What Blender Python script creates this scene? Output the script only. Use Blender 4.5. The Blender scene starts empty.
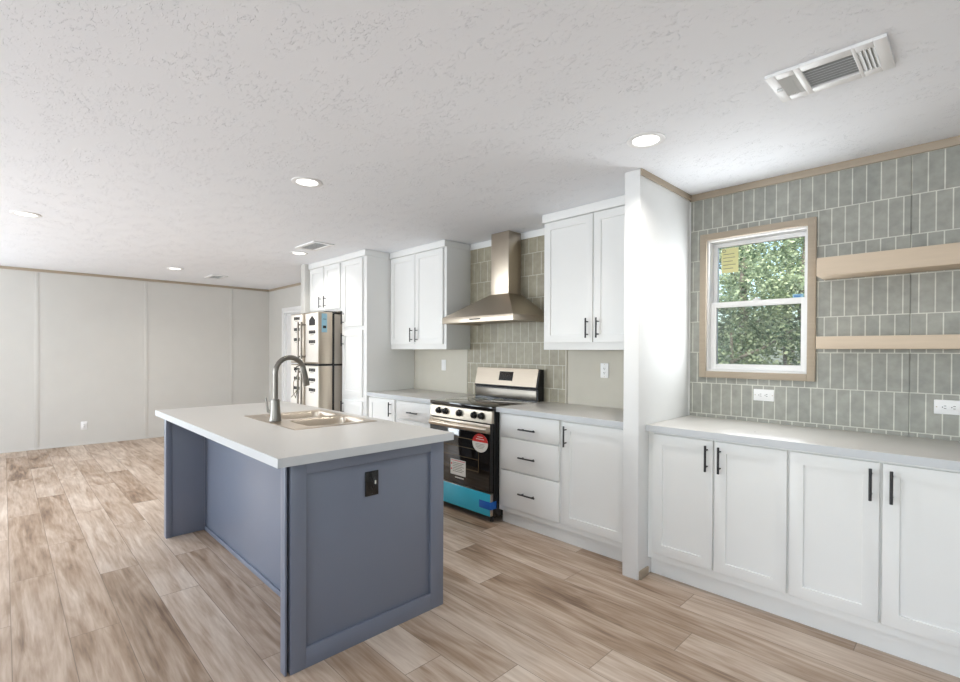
import bpy, bmesh, math, random
from mathutils import Vector, Matrix
random.seed(7)
S = bpy.context.scene
C = S.collection

# ------------------------------------------------------------------ camera
PX_F, CAM_Y = 487.1269, 354.7028
yaw, pit, rol = math.radians(45.5969), math.radians(0.4198), math.radians(0.2513)
F = Vector((-math.sin(yaw)*math.cos(pit), math.cos(yaw)*math.cos(pit), -math.sin(pit)))
R0 = Vector((math.cos(yaw), math.sin(yaw), 0)); U0 = R0.cross(F)
R1 = R0*math.cos(rol) + U0*math.sin(rol); U1 = U0*math.cos(rol) - R0*math.sin(rol)
cd = bpy.data.cameras.new('camera'); cam = bpy.data.objects.new('camera', cd); C.objects.link(cam)
cd.sensor_fit = 'HORIZONTAL'; cd.sensor_width = 36; cd.lens = PX_F*36/960
cd.shift_y = (CAM_Y-341)/960; cd.clip_start = 0.05; cd.clip_end = 200
M = Matrix(((R1.x, U1.x, -F.x, 0), (R1.y, U1.y, -F.y, 0), (R1.z, U1.z, -F.z, 1.3518), (0, 0, 0, 1)))
cam.matrix_world = M
S.camera = cam

# ------------------------------------------------------------------ world, sun, daylight, exposure
w = bpy.data.worlds.new('sky'); S.world = w; w.use_nodes = True
nt = w.node_tree; nt.nodes.clear()
sky = nt.nodes.new('ShaderNodeTexSky'); sky.sky_type = 'NISHITA'; sky.sun_disc = False
sky.sun_elevation = math.radians(52); sky.sun_rotation = math.radians(170); sky.air_density = 1.0; sky.dust_density = 1.5
bg = nt.nodes.new('ShaderNodeBackground'); bg.inputs['Strength'].default_value = 0.40
ow = nt.nodes.new('ShaderNodeOutputWorld')
nt.links.new(sky.outputs[0], bg.inputs[0]); nt.links.new(bg.outputs[0], ow.inputs[0])

def lamp(name, kind, loc, energy, color, direction=None, **kw):
    d = bpy.data.lights.new(name, kind); d.energy = energy; d.color = color
    for k, v in kw.items(): setattr(d, k, v)
    o = bpy.data.objects.new(name, d); C.objects.link(o); o.location = loc
    if direction: o.rotation_euler = Vector(direction).to_track_quat('-Z', 'Y').to_euler()
    return o
lamp('sun', 'SUN', (0, -10, 12), 6.5, (1, .95, .86), (-0.25, 0.62, -0.78), angle=math.radians(0.6))
DAY = (.84, .92, 1.0)
BACK_WINDOWS = [(-7.9, -6.3), (-5.4, -3.8), (-1.7, -0.1), (0.9, 2.3)]     # x ranges in the wall behind the camera
for (a, b), en, tilt, zm, zh in zip(BACK_WINDOWS, (84, 112, 42, 42), (1.8, .0, .7, 1.0), (1.45, 1.02, 1.45, 1.45), (1.3, 1.9, 1.3, 1.3)):
    lamp('window_daylight', 'AREA', ((a+b)/2, -3.16, zm), en, DAY, (0, 1, tilt), shape='RECTANGLE', size=b-a, size_y=zh)
lamp('window_daylight', 'AREA', (2.96, 0.6, 1.45), 16, DAY, (-1, 0, 0.8), shape='RECTANGLE', size=1.8, size_y=1.3)
lamp('window_daylight', 'AREA', (-0.99, 3.402, 1.66), 8, (.92, .97, 1), (0, -1, .04), shape='RECTANGLE', size=.52, size_y=.82)
lamp('window_daylight', 'AREA', (-8.80, -1.9, 1.45), 66, DAY, (1, 0, .35), shape='RECTANGLE', size=1.6, size_y=1.3)
S.view_settings.view_transform = 'Standard'; S.view_settings.look = 'None'
S.view_settings.gamma = 1; S.view_settings.use_curve_mapping = False
S.view_settings.exposure = 0.2
S.cycles.use_denoising = True
S.cycles.max_bounces = 10; S.cycles.diffuse_bounces = 6
S.cycles.caustics_reflective = False; S.cycles.caustics_refractive = False
S.cycles.sample_clamp_indirect = 6

# ------------------------------------------------------------------ materials
def srgb(r, g, b):
    f = lambda c: (c/255/12.92) if c/255 <= .04045 else ((c/255+.055)/1.055)**2.4
    return (f(r), f(g), f(b), 1)
MATS = {}
def mat(name, col, rough=.5, metal=0, noise=0, nscale=30, bump=0, bscale=200, spec=.5, stretch=None, coat=0, emit=None, estr=0, rvar=0):
    m = bpy.data.materials.new(name); m.use_nodes = True
    n = m.node_tree.nodes; l = m.node_tree.links; b = n['Principled BSDF']
    b.inputs['Base Color'].default_value = col; b.inputs['Roughness'].default_value = rough
    b.inputs['Metallic'].default_value = metal; b.inputs['Specular IOR Level'].default_value = spec
    b.inputs['Coat Weight'].default_value = coat
    if emit: b.inputs['Emission Color'].default_value = emit; b.inputs['Emission Strength'].default_value = estr
    if noise or bump or rvar:
        tc = n.new('ShaderNodeTexCoord'); mp = n.new('ShaderNodeMapping')
        if stretch: mp.inputs['Scale'].default_value = stretch
        l.new(tc.outputs['Object'], mp.inputs[0])
    if noise or rvar:
        t = n.new('ShaderNodeTexNoise'); t.inputs['Scale'].default_value = nscale; t.inputs['Detail'].default_value = 4
        l.new(mp.outputs[0], t.inputs['Vector'])
    if noise:
        mx = n.new('ShaderNodeMix'); mx.data_type = 'RGBA'
        mx.inputs['A'].default_value = tuple(c*(1-noise) for c in col[:3])+(1,)
        mx.inputs['B'].default_value = tuple(min(1, c*(1+noise)) for c in col[:3])+(1,)
        l.new(t.outputs['Fac'], mx.inputs['Factor']); l.new(mx.outputs['Result'], b.inputs['Base Color'])
    if rvar:
        mr = n.new('ShaderNodeMapRange'); mr.inputs['To Min'].default_value = max(.02, rough-rvar); mr.inputs['To Max'].default_value = rough+rvar
        l.new(t.outputs['Fac'], mr.inputs['Value']); l.new(mr.outputs[0], b.inputs['Roughness'])
    if bump:
        t2 = n.new('ShaderNodeTexNoise'); t2.inputs['Scale'].default_value = bscale; t2.inputs['Detail'].default_value = 3
        l.new(mp.outputs[0], t2.inputs['Vector'])
        bp = n.new('ShaderNodeBump'); bp.inputs['Strength'].default_value = bump; bp.inputs['Distance'].default_value = .002
        l.new(t2.outputs['Fac'], bp.inputs['Height']); l.new(bp.outputs[0], b.inputs['Normal'])
    MATS[name] = m
    return m
CAB = mat('white_cabinet', srgb(232, 232, 230), .42, noise=.015, nscale=6, bump=.03, bscale=120)
WHT = mat('white_plastic', srgb(238, 238, 238), .35, bump=.02, bscale=300)
WPAINT = mat('white_wall_panel', srgb(229, 229, 228), .6, noise=.02, nscale=14, bump=.06, bscale=90)
BEIGE = mat('beige_wall_panel', srgb(207, 205, 200), .65, noise=.03, nscale=5, bump=.05, bscale=70)
SAGE = mat('sage_wall_panel', srgb(200, 195, 183), .65, noise=.03, nscale=12, bump=.05, bscale=90)
TRIMW = mat('limed_wood_trim', srgb(170, 156, 138), .55, noise=.10, nscale=6, stretch=(1, 12, 12))
SHELFW = mat('pale_oak', srgb(202, 184, 162), .5, noise=.08, nscale=5, stretch=(1.2, 14, 14))
ISL = mat('slate_blue_paint', srgb(114, 120, 135), .30, noise=.03, nscale=8, bump=.05, bscale=120)
COUNT = mat('grey_laminate', srgb(201, 198, 193), .30, noise=.05, nscale=14, rvar=.05, spec=.5)
EDGE = mat('grey_laminate_edge', srgb(198, 201, 204), .35, noise=.04, nscale=14)
STEEL = mat('brushed_steel', srgb(200, 188, 172), .34, 1, noise=.07, nscale=10, stretch=(1, 1, 60), bump=.03, bscale=60)
STEELD = mat('dark_brushed_steel', srgb(132, 126, 118), .32, 1, noise=.10, nscale=10, stretch=(1, 1, 60))
SINKM = mat('sink_steel', srgb(205, 192, 176), .30, 1, noise=.06, nscale=20, stretch=(40, 1, 1))
NICK = mat('brushed_nickel', srgb(132, 128, 122), .30, 1, noise=.06, nscale=40)
BLK = mat('black_enamel', srgb(20, 20, 21), .25, noise=.05, nscale=40)
BLKM = mat('matte_black_metal', srgb(60, 60, 62), .38, .6, noise=.1, nscale=60)
PULL = mat('gunmetal_pull', srgb(70, 70, 72), .35, .8, noise=.1, nscale=60)
GLSB = mat('black_glass', srgb(22, 18, 15), .06, noise=.08, nscale=4, coat=.5)
CYAN = mat('cyan_film', srgb(58, 178, 206), .28, noise=.08, nscale=10, bump=.15, bscale=25)
BLUET = mat('blue_tape', srgb(16, 92, 180), .5, noise=.08, nscale=60)
RED = mat('red_print', srgb(205, 38, 36), .5, noise=.05, nscale=60)
PAPER = mat('white_paper', srgb(222, 220, 214), .6, noise=.03, nscale=60)
YEL = mat('yellow_paper', srgb(243, 240, 165), .6, noise=.05, nscale=30)
CYL = mat('pale_blue_label', srgb(150, 195, 214), .5, noise=.05, nscale=60)
INK = mat('dark_ink', srgb(38, 36, 36), .6, noise=.05, nscale=90)
INKG = mat('grey_ink', srgb(120, 116, 100), .6, noise=.05, nscale=90)
FILM = mat('cloudy_protective_film', srgb(232, 226, 217), .35, noise=.04, nscale=20, bump=.2, bscale=14)
GRILLE = mat('vent_dark', srgb(180, 182, 182), .6, noise=.1, nscale=40)
SLATM = mat('vent_slat', srgb(226, 228, 228), .5, noise=.03, nscale=40)
LENS = mat('lit_lens', srgb(255, 253, 248), .4, emit=(1, .97, .92, 1), estr=3.0, noise=.01, nscale=10)
BARK = mat('bark', srgb(120, 110, 98), .9, noise=.35, nscale=14, stretch=(1, 1, .2), bump=.6, bscale=30)
GROUND = mat('leaf_litter', srgb(120, 104, 78), .95, noise=.4, nscale=3, bump=.5, bscale=20)
DARKIN = mat('dark_outlet_hole', srgb(45, 45, 45), .6, noise=.05, nscale=90)

def leafmat(name, c1, c2):
    m = bpy.data.materials.new(name); m.use_nodes = True
    n = m.node_tree.nodes; l = m.node_tree.links; b = n['Principled BSDF']
    a = n.new('ShaderNodeAttribute'); a.attribute_name = 'leaf_tint'
    mx = n.new('ShaderNodeMix'); mx.data_type = 'RGBA'; mx.inputs['A'].default_value = c1; mx.inputs['B'].default_value = c2
    l.new(a.outputs['Fac'], mx.inputs['Factor']); l.new(mx.outputs['Result'], b.inputs['Base Color'])
    b.inputs['Roughness'].default_value = .45
    tr = n.new('ShaderNodeBsdfTranslucent'); l.new(mx.outputs['Result'], tr.inputs['Color'])
    ms = n.new('ShaderNodeMixShader'); ms.inputs[0].default_value = .35
    l.new(b.outputs[0], ms.inputs[1]); l.new(tr.outputs[0], ms.inputs[2]); l.new(ms.outputs[0], n['Material Output'].inputs['Surface'])
    return m
YEL = leafmat('yellow_translucent_paper', srgb(250, 247, 196), srgb(250, 247, 196))
LEAF1 = leafmat('fresh_leaves', srgb(70, 96, 64), srgb(206, 214, 172))
LEAF2 = leafmat('deep_leaves', srgb(56, 80, 60), srgb(176, 192, 156))

def glassmat():
    m = bpy.data.materials.new('window_glass'); m.use_nodes = True
    n = m.node_tree.nodes; l = m.node_tree.links; n.remove(n['Principled BSDF'])
    t = n.new('ShaderNodeBsdfTransparent'); t.inputs[0].default_value = (.93, .96, .95, 1)
    g = n.new('ShaderNodeBsdfGlossy'); g.inputs['Roughness'].default_value = .02
    fr = n.new('ShaderNodeFresnel'); fr.inputs[0].default_value = 1.45
    nz = n.new('ShaderNodeTexNoise'); nz.inputs['Scale'].default_value = 3
    bp = n.new('ShaderNodeBump'); bp.inputs['Strength'].default_value = .02; l.new(nz.outputs['Fac'], bp.inputs['Height'])
    l.new(bp.outputs[0], g.inputs['Normal'])
    ms = n.new('ShaderNodeMixShader'); l.new(fr.outputs[0], ms.inputs[0]); l.new(t.outputs[0], ms.inputs[1]); l.new(g.outputs[0], ms.inputs[2])
    l.new(ms.outputs[0], n['Material Output'].inputs['Surface'])
    return m
GLASS = glassmat()
def screenmat():
    # fine insect screen behind the lower sash: woven mesh that lets most light through
    m = bpy.data.materials.new('insect_screen'); m.use_nodes = True
    n = m.node_tree.nodes; l = m.node_tree.links; b = n['Principled BSDF']
    b.inputs['Base Color'].default_value = srgb(120, 124, 126); b.inputs['Roughness'].default_value = .6
    nz = n.new('ShaderNodeTexNoise'); nz.inputs['Scale'].default_value = 4
    mr = n.new('ShaderNodeMapRange'); mr.inputs['To Min'].default_value = .20; mr.inputs['To Max'].default_value = .26
    l.new(nz.outputs['Fac'], mr.inputs['Value']); l.new(mr.outputs[0], b.inputs['Alpha'])
    return m
SCREEN = screenmat()

def ceilmat():
    m = bpy.data.materials.new('knockdown_ceiling'); m.use_nodes = True
    n = m.node_tree.nodes; l = m.node_tree.links; b = n['Principled BSDF']
    b.inputs['Base Color'].default_value = srgb(241, 243, 247); b.inputs['Roughness'].default_value = .8
    tc = n.new('ShaderNodeTexCoord'); mp = n.new('ShaderNodeMapping'); mp.inputs['Scale'].default_value = (1, 1.7, 1)
    l.new(tc.outputs['Object'], mp.inputs[0])
    t = n.new('ShaderNodeTexNoise'); t.inputs['Scale'].default_value = 44; t.inputs['Detail'].default_value = 4; t.inputs['Distortion'].default_value = 1.0
    l.new(mp.outputs[0], t.inputs['Vector'])
    r = n.new('ShaderNodeValToRGB'); r.color_ramp.elements[0].position = .585; r.color_ramp.elements[1].position = .65
    l.new(t.outputs['Fac'], r.inputs[0])
    t2 = n.new('ShaderNodeTexNoise'); t2.inputs['Scale'].default_value = 5; l.new(mp.outputs[0], t2.inputs['Vector'])
    r2 = n.new('ShaderNodeValToRGB'); r2.color_ramp.elements[0].position = .42; r2.color_ramp.elements[1].position = .6
    l.new(t2.outputs['Fac'], r2.inputs[0])
    mu = n.new('ShaderNodeMath'); mu.operation = 'MULTIPLY'; l.new(r.outputs[0], mu.inputs[0]); l.new(r2.outputs[0], mu.inputs[1])
    bp = n.new('ShaderNodeBump'); bp.inputs['Strength'].default_value = .75; bp.inputs['Distance'].default_value = .005
    l.new(mu.outputs[0], bp.inputs['Height']); l.new(bp.outputs[0], b.inputs['Normal'])
    return m
CEIL = ceilmat()

def tilemat(name, x0, z0, bw, rh, c1, c2, grout):
    m = bpy.data.materials.new(name); m.use_nodes = True
    n = m.node_tree.nodes; l = m.node_tree.links; b = n['Principled BSDF']
    tc = n.new('ShaderNodeTexCoord'); sp = n.new('ShaderNodeSeparateXYZ'); cb = n.new('ShaderNodeCombineXYZ')
    l.new(tc.outputs['Object'], sp.inputs[0])
    ax = n.new('ShaderNodeMath'); ax.inputs[1].default_value = -x0 + 200*bw; l.new(sp.outputs['X'], ax.inputs[0])
    az = n.new('ShaderNodeMath'); az.inputs[1].default_value = -z0 + 100*rh; l.new(sp.outputs['Z'], az.inputs[0])
    l.new(ax.outputs[0], cb.inputs['X']); l.new(az.outputs[0], cb.inputs['Y'])
    br = n.new('ShaderNodeTexBrick'); br.offset = .5; br.offset_frequency = 2
    br.inputs['Scale'].default_value = 1; br.inputs['Brick Width'].default_value = bw; br.inputs['Row Height'].default_value = rh
    br.inputs['Mortar Size'].default_value = .0028; br.inputs['Mortar Smooth'].default_value = .2; br.inputs['Bias'].default_value = 0
    br.inputs['Color1'].default_value = c1; br.inputs['Color2'].default_value = c2; br.inputs['Mortar'].default_value = grout
    l.new(cb.outputs[0], br.inputs['Vector'])
    t = n.new('ShaderNodeTexNoise'); t.inputs['Scale'].default_value = 22; t.inputs['Detail'].default_value = 5; l.new(tc.outputs['Object'], t.inputs['Vector'])
    mr = n.new('ShaderNodeMapRange'); mr.inputs['From Min'].default_value = .3; mr.inputs['From Max'].default_value = .7
    mr.inputs['To Min'].default_value = .88; mr.inputs['To Max'].default_value = 1.12; l.new(t.outputs['Fac'], mr.inputs['Value'])
    mx = n.new('ShaderNodeMix'); mx.data_type = 'RGBA'; mx.blend_type = 'MULTIPLY'; mx.inputs['Factor'].default_value = 1
    l.new(br.outputs['Color'], mx.inputs['A']); l.new(mr.outputs[0], mx.inputs['B']); l.new(mx.outputs['Result'], b.inputs['Base Color'])
    b.inputs['Roughness'].default_value = .4
    bp = n.new('ShaderNodeBump'); bp.inputs['Strength'].default_value = .25; bp.inputs['Distance'].default_value = .002; bp.invert = True
    l.new(br.outputs['Fac'], bp.inputs['Height']); l.new(bp.outputs[0], b.inputs['Normal'])
    return m
TILE_R = tilemat('grey_green_tile', -1.34, 2.178, .0625, .2068, srgb(148, 149, 142), srgb(158, 158, 150), srgb(206, 206, 196))
TILE_K = tilemat('olive_grey_tile', -3.548, 2.232, .095, .2, srgb(150, 143, 125), srgb(161, 154, 134), srgb(202, 198, 182))

def floormat():
    m = bpy.data.materials.new('oak_plank_vinyl'); m.use_nodes = True
    n = m.node_tree.nodes; l = m.node_tree.links; b = n['Principled BSDF']
    uv = n.new('ShaderNodeUVMap'); uv.uv_map = 'grain'
    rn = n.new('ShaderNodeAttribute'); rn.attribute_name = 'plank_rand'
    def noise(sx, sy, scale, det, dist=0):
        mp = n.new('ShaderNodeMapping'); mp.inputs['Scale'].default_value = (sx, sy, 1); l.new(uv.outputs[0], mp.inputs[0])
        t = n.new('ShaderNodeTexNoise'); t.inputs['Scale'].default_value = scale; t.inputs['Detail'].default_value = det; t.inputs['Distortion'].default_value = dist
        l.new(mp.outputs[0], t.inputs['Vector']); return t
    t1 = noise(.8, 6.0, 1.9, 7, 1.3)      # broad cathedral figure
    t2 = noise(2.2, 30, 2.0, 7, .4)     # fine grain
    t3 = noise(1.0, 3.0, 1.6, 2, 0)     # slow light and dark patches
    def math_(op, a, bb):
        k = n.new('ShaderNodeMath'); k.operation = op
        for i, v in enumerate((a, bb)):
            if isinstance(v, (int, float)): k.inputs[i].default_value = v
            else: l.new(v, k.inputs[i])
        return k.outputs[0]
    s = math_('ADD', math_('MULTIPLY', t1.outputs['Fac'], .52), math_('MULTIPLY', t2.outputs['Fac'], .34))
    s = math_('ADD', s, math_('MULTIPLY', t3.outputs['Fac'], .30))
    s = math_('ADD', s, math_('MULTIPLY', rn.outputs['Fac'], .20))
    r = n.new('ShaderNodeValToRGB'); e = r.color_ramp.elements
    e[0].position = .43; e[0].color = srgb(106, 82, 64); e[1].position = .89; e[1].color = srgb(214, 199, 184)
    k = e.new(.57); k.color = srgb(156, 132, 110); k = e.new(.72); k.color = srgb(187, 167, 149)
    l.new(s, r.inputs[0])
    ed = n.new('ShaderNodeUVMap'); ed.uv_map = 'edge'; sp = n.new('ShaderNodeSeparateXYZ'); l.new(ed.outputs[0], sp.inputs[0])
    def near(o, wd):
        d = math_('MINIMUM', o, math_('SUBTRACT', 1, o)); return math_('LESS_THAN', d, wd)
    seam = math_('MAXIMUM', near(sp.outputs['X'], .0012), near(sp.outputs['Y'], .008))
    mx = n.new('ShaderNodeMix'); mx.data_type = 'RGBA'; mx.inputs['B'].default_value = srgb(112, 96, 82)
    l.new(math_('MULTIPLY', seam, .75), mx.inputs['Factor']); l.new(r.outputs[0], mx.inputs['A']); l.new(mx.outputs['Result'], b.inputs['Base Color'])
    mr = n.new('ShaderNodeMapRange'); mr.inputs['To Min'].default_value = .34; mr.inputs['To Max'].default_value = .50
    l.new(t2.outputs['Fac'], mr.inputs['Value']); l.new(mr.outputs[0], b.inputs['Roughness'])
    bp = n.new('ShaderNodeBump'); bp.inputs['Strength'].default_value = .10; bp.inputs['Distance'].default_value = .001
    l.new(t2.outputs['Fac'], bp.inputs['Height']); l.new(bp.outputs[0], b.inputs['Normal'])
    return m
FLOOR = floormat()

# ------------------------------------------------------------------ mesh helpers
class MB:
    def __init__(s): s.bm = bmesh.new()
    def _merge(s, b):
        me = bpy.data.meshes.new('t'); b.to_mesh(me); b.free(); s.bm.from_mesh(me); bpy.data.meshes.remove(me); return s
    def box(s, x0, x1, y0, y1, z0, z1, bev=0.0, m=None):
        b = bmesh.new(); bmesh.ops.create_cube(b, size=1)
        for v in b.verts: v.co = Vector(((x0+x1)/2+v.co.x*(x1-x0), (y0+y1)/2+v.co.y*(y1-y0), (z0+z1)/2+v.co.z*(z1-z0)))
        if bev: bmesh.ops.bevel(b, geom=b.edges[:], offset=bev, segments=2, affect='EDGES', profile=.5)
        if m is not None: bmesh.ops.transform(b, matrix=m, verts=b.verts[:])
        return s._merge(b)
    def cyl(s, p0, p1, r0, r1=None, seg=20):
        r1 = r0 if r1 is None else r1
        p0, p1 = Vector(p0), Vector(p1); d = p1-p0
        b = bmesh.new(); bmesh.ops.create_cone(b, cap_ends=True, segments=seg, radius1=r0, radius2=r1, depth=d.length)
        bmesh.ops.transform(b, matrix=Matrix.Translation((p0+p1)/2) @ d.to_track_quat('Z', 'Y').to_matrix().to_4x4(), verts=b.verts[:])
        return s._merge(b)
    def tube(s, pts, r, seg=12):
        b = bmesh.new(); pts = [Vector(p) for p in pts]; rings = []
        rr = r if isinstance(r, (list, tuple)) else [r]*len(pts)
        up = None
        for i, p in enumerate(pts):
            d = (pts[min(i+1, len(pts)-1)]-pts[max(i-1, 0)]).normalized()
            if up is None: up = d.orthogonal().normalized()
            up = (up - d*up.dot(d)).normalized(); sd = d.cross(up)
            rings.append([b.verts.new(p+(up*math.cos(a)+sd*math.sin(a))*rr[i]) for a in [2*math.pi*k/seg for k in range(seg)]])
        for a, c in zip(rings, rings[1:]):
            for k in range(seg): b.faces.new((a[k], a[(k+1) % seg], c[(k+1) % seg], c[k]))
        b.faces.new(rings[0][::-1]); b.faces.new(rings[-1])
        return s._merge(b)
    def lathe(s, prof, c, seg=32):
        b = bmesh.new(); rings = []
        for r, z in prof:
            rings.append([b.verts.new((c[0]+r*math.cos(a), c[1]+r*math.sin(a), c[2]+z)) for a in [2*math.pi*k/seg for k in range(seg)]])
        for a, d in zip(rings, rings[1:]):
            for k in range(seg): b.faces.new((a[k], a[(k+1) % seg], d[(k+1) % seg], d[k]))
        b.faces.new(rings[0][::-1]); b.faces.new(rings[-1])
        return s._merge(b)
    def prism(s, poly, vec):
        b = bmesh.new(); vec = Vector(vec)
        a = [b.verts.new(p) for p in poly]; c = [b.verts.new(Vector(p)+vec) for p in poly]
        b.faces.new(a[::-1]); b.faces.new(c); k = len(a)
        for i in range(k): b.faces.new((a[i], a[(i+1) % k], c[(i+1) % k], c[i]))
        bmesh.ops.recalc_face_normals(b, faces=b.faces[:])
        return s._merge(b)
    def shaker(s, a0, a1, z0, z1, front, axis='y', rail=.058, depth=.008, th=.02, bev=.0012):
        """recessed panel door; axis 'y' faces -Y with its front at y=front, axis 'x' faces +X with its front at x=front"""
        b = bmesh.new()
        def ring(i, dep):
            out = []
            for a, z in ((a0+i, z0+i), (a1-i, z0+i), (a1-i, z1-i), (a0+i, z1-i)):
                out.append(b.verts.new((a, front+dep, z) if axis == 'y' else (front-dep, a, z)))
            return out
        q = [ring(0, th), ring(0, 0), ring(rail, 0), ring(rail+.0015, depth)]
        for u, v in zip(q, q[1:]):
            for k in range(4): b.faces.new((u[k], u[(k+1) % 4], v[(k+1) % 4], v[k]))
        b.faces.new(q[0][::-1]); b.faces.new(q[-1])
        bmesh.ops.recalc_face_normals(b, faces=b.faces[:])
        ob = [e for e in b.edges if all(v in q[1] for v in e.verts)]
        bmesh.ops.bevel(b, geom=ob, offset=bev, segments=2, affect='EDGES', profile=.5)
        return s._merge(b)
    def frame(s, x0, x1, y0, y1, z0, z1, wx, wz=None, bev=.001):
        """rectangular frame in the XZ plane, from y0 to y1"""
        wz = wx if wz is None else wz
        s.box(x0, x0+wx, y0, y1, z0, z1, bev); s.box(x1-wx, x1, y0, y1, z0, z1, bev)
        s.box(x0+wx, x1-wx, y0, y1, z0, z0+wz, bev); s.box(x0+wx, x1-wx, y0, y1, z1-wz, z1, bev)
        return s
    def build(s, name, material, parent=None, smooth=True):
        me = bpy.data.meshes.new(name)
        o = bpy.data.objects.new(name, me); C.objects.link(o)
        if parent is not None:
            o.parent = parent
            p = parent
            while p is not None:
                if p.type == 'EMPTY':
                    bmesh.ops.translate(s.bm, vec=-Vector(p.location), verts=s.bm.verts[:]); break
                p = p.parent
        s.bm.to_mesh(me); s.bm.free()
        me.materials.append(material)
        if smooth and len(me.polygons):
            me.shade_smooth(); me.set_sharp_from_angle(angle=math.radians(32))
        return o
def merge(o, *others):
    """printed marks become part of the sheet they are printed on (one mesh, several materials)"""
    bm = bmesh.new(); bm.from_mesh(o.data)
    for c in others:
        bm.faces.ensure_lookup_table(); n0 = len(bm.faces)
        bm.from_mesh(c.data); bm.faces.ensure_lookup_table()
        o.data.materials.append(c.data.materials[0]); k = len(o.data.materials)-1
        for f in bm.faces[n0:]: f.material_index = k
        bpy.data.objects.remove(c)
    bm.to_mesh(o.data); bm.free()
    return o
def tag(o, label, cat, group=None):
    o['label'] = label; o['category'] = cat
    if group: o['group'] = group
    return o
def thing(name, loc, label, cat, group=None):
    o = bpy.data.objects.new(name, None); C.objects.link(o); o.location = loc; o.empty_display_size = .1
    return tag(o, label, cat, group)
def struct(name, mb, m, label=None):
    o = mb.build(name, m); o['kind'] = 'structure'
    if label: o['label'] = label
    return o
def box(*a, **k): return MB().box(*a, **k)

# ------------------------------------------------------------------ the room
W, ZC, XF, XN, YB = 3.393, 2.428, -8.84, 3.0, -3.2

# floor: every plank its own quad in one mesh
def make_floor():
    me = bpy.data.meshes.new('floor'); vs, fs, gr, ed, rnd = [], [], [], [], []
    rng = random.Random(11); PW, PL = .195, 1.5
    known = {0: -3.9, 1: -2.96, 2: -3.68, 3: -3.12, 11: -.95, 12: -.2, 13: -1.095, 14: -.383}
    r0 = int(math.floor((YB-.15-.025)/PW))
    for r in range(r0, int(math.ceil((W+.15-.025)/PW))+1):
        y0, y1 = .025+r*PW, .025+(r+1)*PW
        j = known.get(r, rng.uniform(0, PL)); x = j - math.ceil((j-(XF-.2))/PL)*PL
        while x < XN+.2:
            x0, x1 = max(x, XF-.15), min(x+PL, XN+.15); x += PL
            if x1-x0 < .01: continue
            k = len(vs); vs += [(x0, y0, 0), (x1, y0, 0), (x1, y1, 0), (x0, y1, 0)]; fs.append((k, k+1, k+2, k+3))
            ou, ov = rng.uniform(0, 40), rng.uniform(0, 40)
            gr += [(x0+ou, y0+ov), (x1+ou, y0+ov), (x1+ou, y1+ov), (x0+ou, y1+ov)]; ed += [(0, 0), (1, 0), (1, 1), (0, 1)]
            rnd.append(rng.random())
    me.from_pydata(vs, [], fs)
    for nm, dat in (('grain', gr), ('edge', ed)):
        u = me.uv_layers.new(name=nm)
        for i, c in enumerate(dat): u.data[i].uv = c
    a = me.attributes.new('plank_rand', 'FLOAT', 'FACE'); a.data.foreach_set('value', rnd)
    me.materials.append(FLOOR)
    o = bpy.data.objects.new('floor', me); C.objects.link(o); o['kind'] = 'structure'
make_floor()
struct('ceiling', box(XF-.15, XN+.15, YB-.15, W+.15, ZC, ZC+.12), CEIL)
struct('wall_far', MB().box(XF-.12, XF, -1.1, W+.12, 0, ZC).box(XF-.12, XF, YB-.12, -2.7, 0, ZC).box(XF-.12, XF, -2.7, -1.1, 0, .8).box(XF-.12, XF, -2.7, -1.1, 2.1, ZC), BEIGE)
o = struct('window_7', MB().box(XF-.10, XF-.05, -2.7, -2.65, .8, 2.1).box(XF-.10, XF-.05, -1.15, -1.1, .8, 2.1).box(XF-.10, XF-.05, -2.65, -1.15, .8, .85).box(XF-.10, XF-.05, -2.65, -1.15, 2.05, 2.1), WHT)
MB().box(XF-.08, XF-.075, -2.65, -1.15, .85, 2.05).build('pane', GLASS, o)
# right wall: window and patio door openings
WX0, WX1, WZ0, WZ1 = -1.285, -.695, 1.22, 2.105
DX0, DX1, DZ = -8.19, -7.30, 2.0
m = MB()
m.box(XF, DX0, W, W+.15, 0, ZC).box(DX0, DX1, W, W+.15, DZ, ZC).box(DX1, -5.88, W, W+.15, 0, ZC)
struct('wall_right', m, BEIGE)
struct('wall_kitchen', box(-5.88, -1.394, W, W+.15, 0, ZC), SAGE)
m = MB()
m.box(-1.394, WX0, W, W+.15, 0, ZC).box(WX1, -.25, W, W+.15, 0, ZC).box(WX0, WX1, W, W+.15, 0, WZ0).box(WX0, WX1, W, W+.15, WZ1, ZC).box(-.245, XN, W, W+.15, 0, ZC)
m.box(-.252, -.243, W+.006, W+.15, 0, ZC)
struct('wall_pantry', m, TILE_R)
# back and near walls with window openings
m = MB(); xs = [XF] + [v for ab in BACK_WINDOWS for v in ab] + [XN]
for i in range(0, len(xs), 2): m.box(xs[i], xs[i+1], YB-.12, YB, 0, ZC)
for i, (a, b) in enumerate(BACK_WINDOWS):
    if i != 1: m.box(a, b, YB-.12, YB, 0, .8)
    m.box(a, b, YB-.12, YB, 2.1, ZC)
struct('wall_back', m, BEIGE)
m = MB(); m.box(XN, XN+.12, YB-.12, -.3, 0, ZC).box(XN, XN+.12, 1.5, W+.12, 0, ZC).box(XN, XN+.12, -.3, 1.5, 0, .8).box(XN, XN+.12, -.3, 1.5, 2.1, ZC)
struct('wall_near', m, BEIGE)
for i, (a, b) in enumerate(BACK_WINDOWS):
    o = struct('window_%d' % (i+2), MB().frame(a, b, YB-.10, YB-.05, .8 if i != 1 else .02, 2.1, .05), WHT)
    MB().box(a+.05, b-.05, YB-.08, YB-.075, .85 if i != 1 else .07, 2.05).build('pane', GLASS, o)
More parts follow.
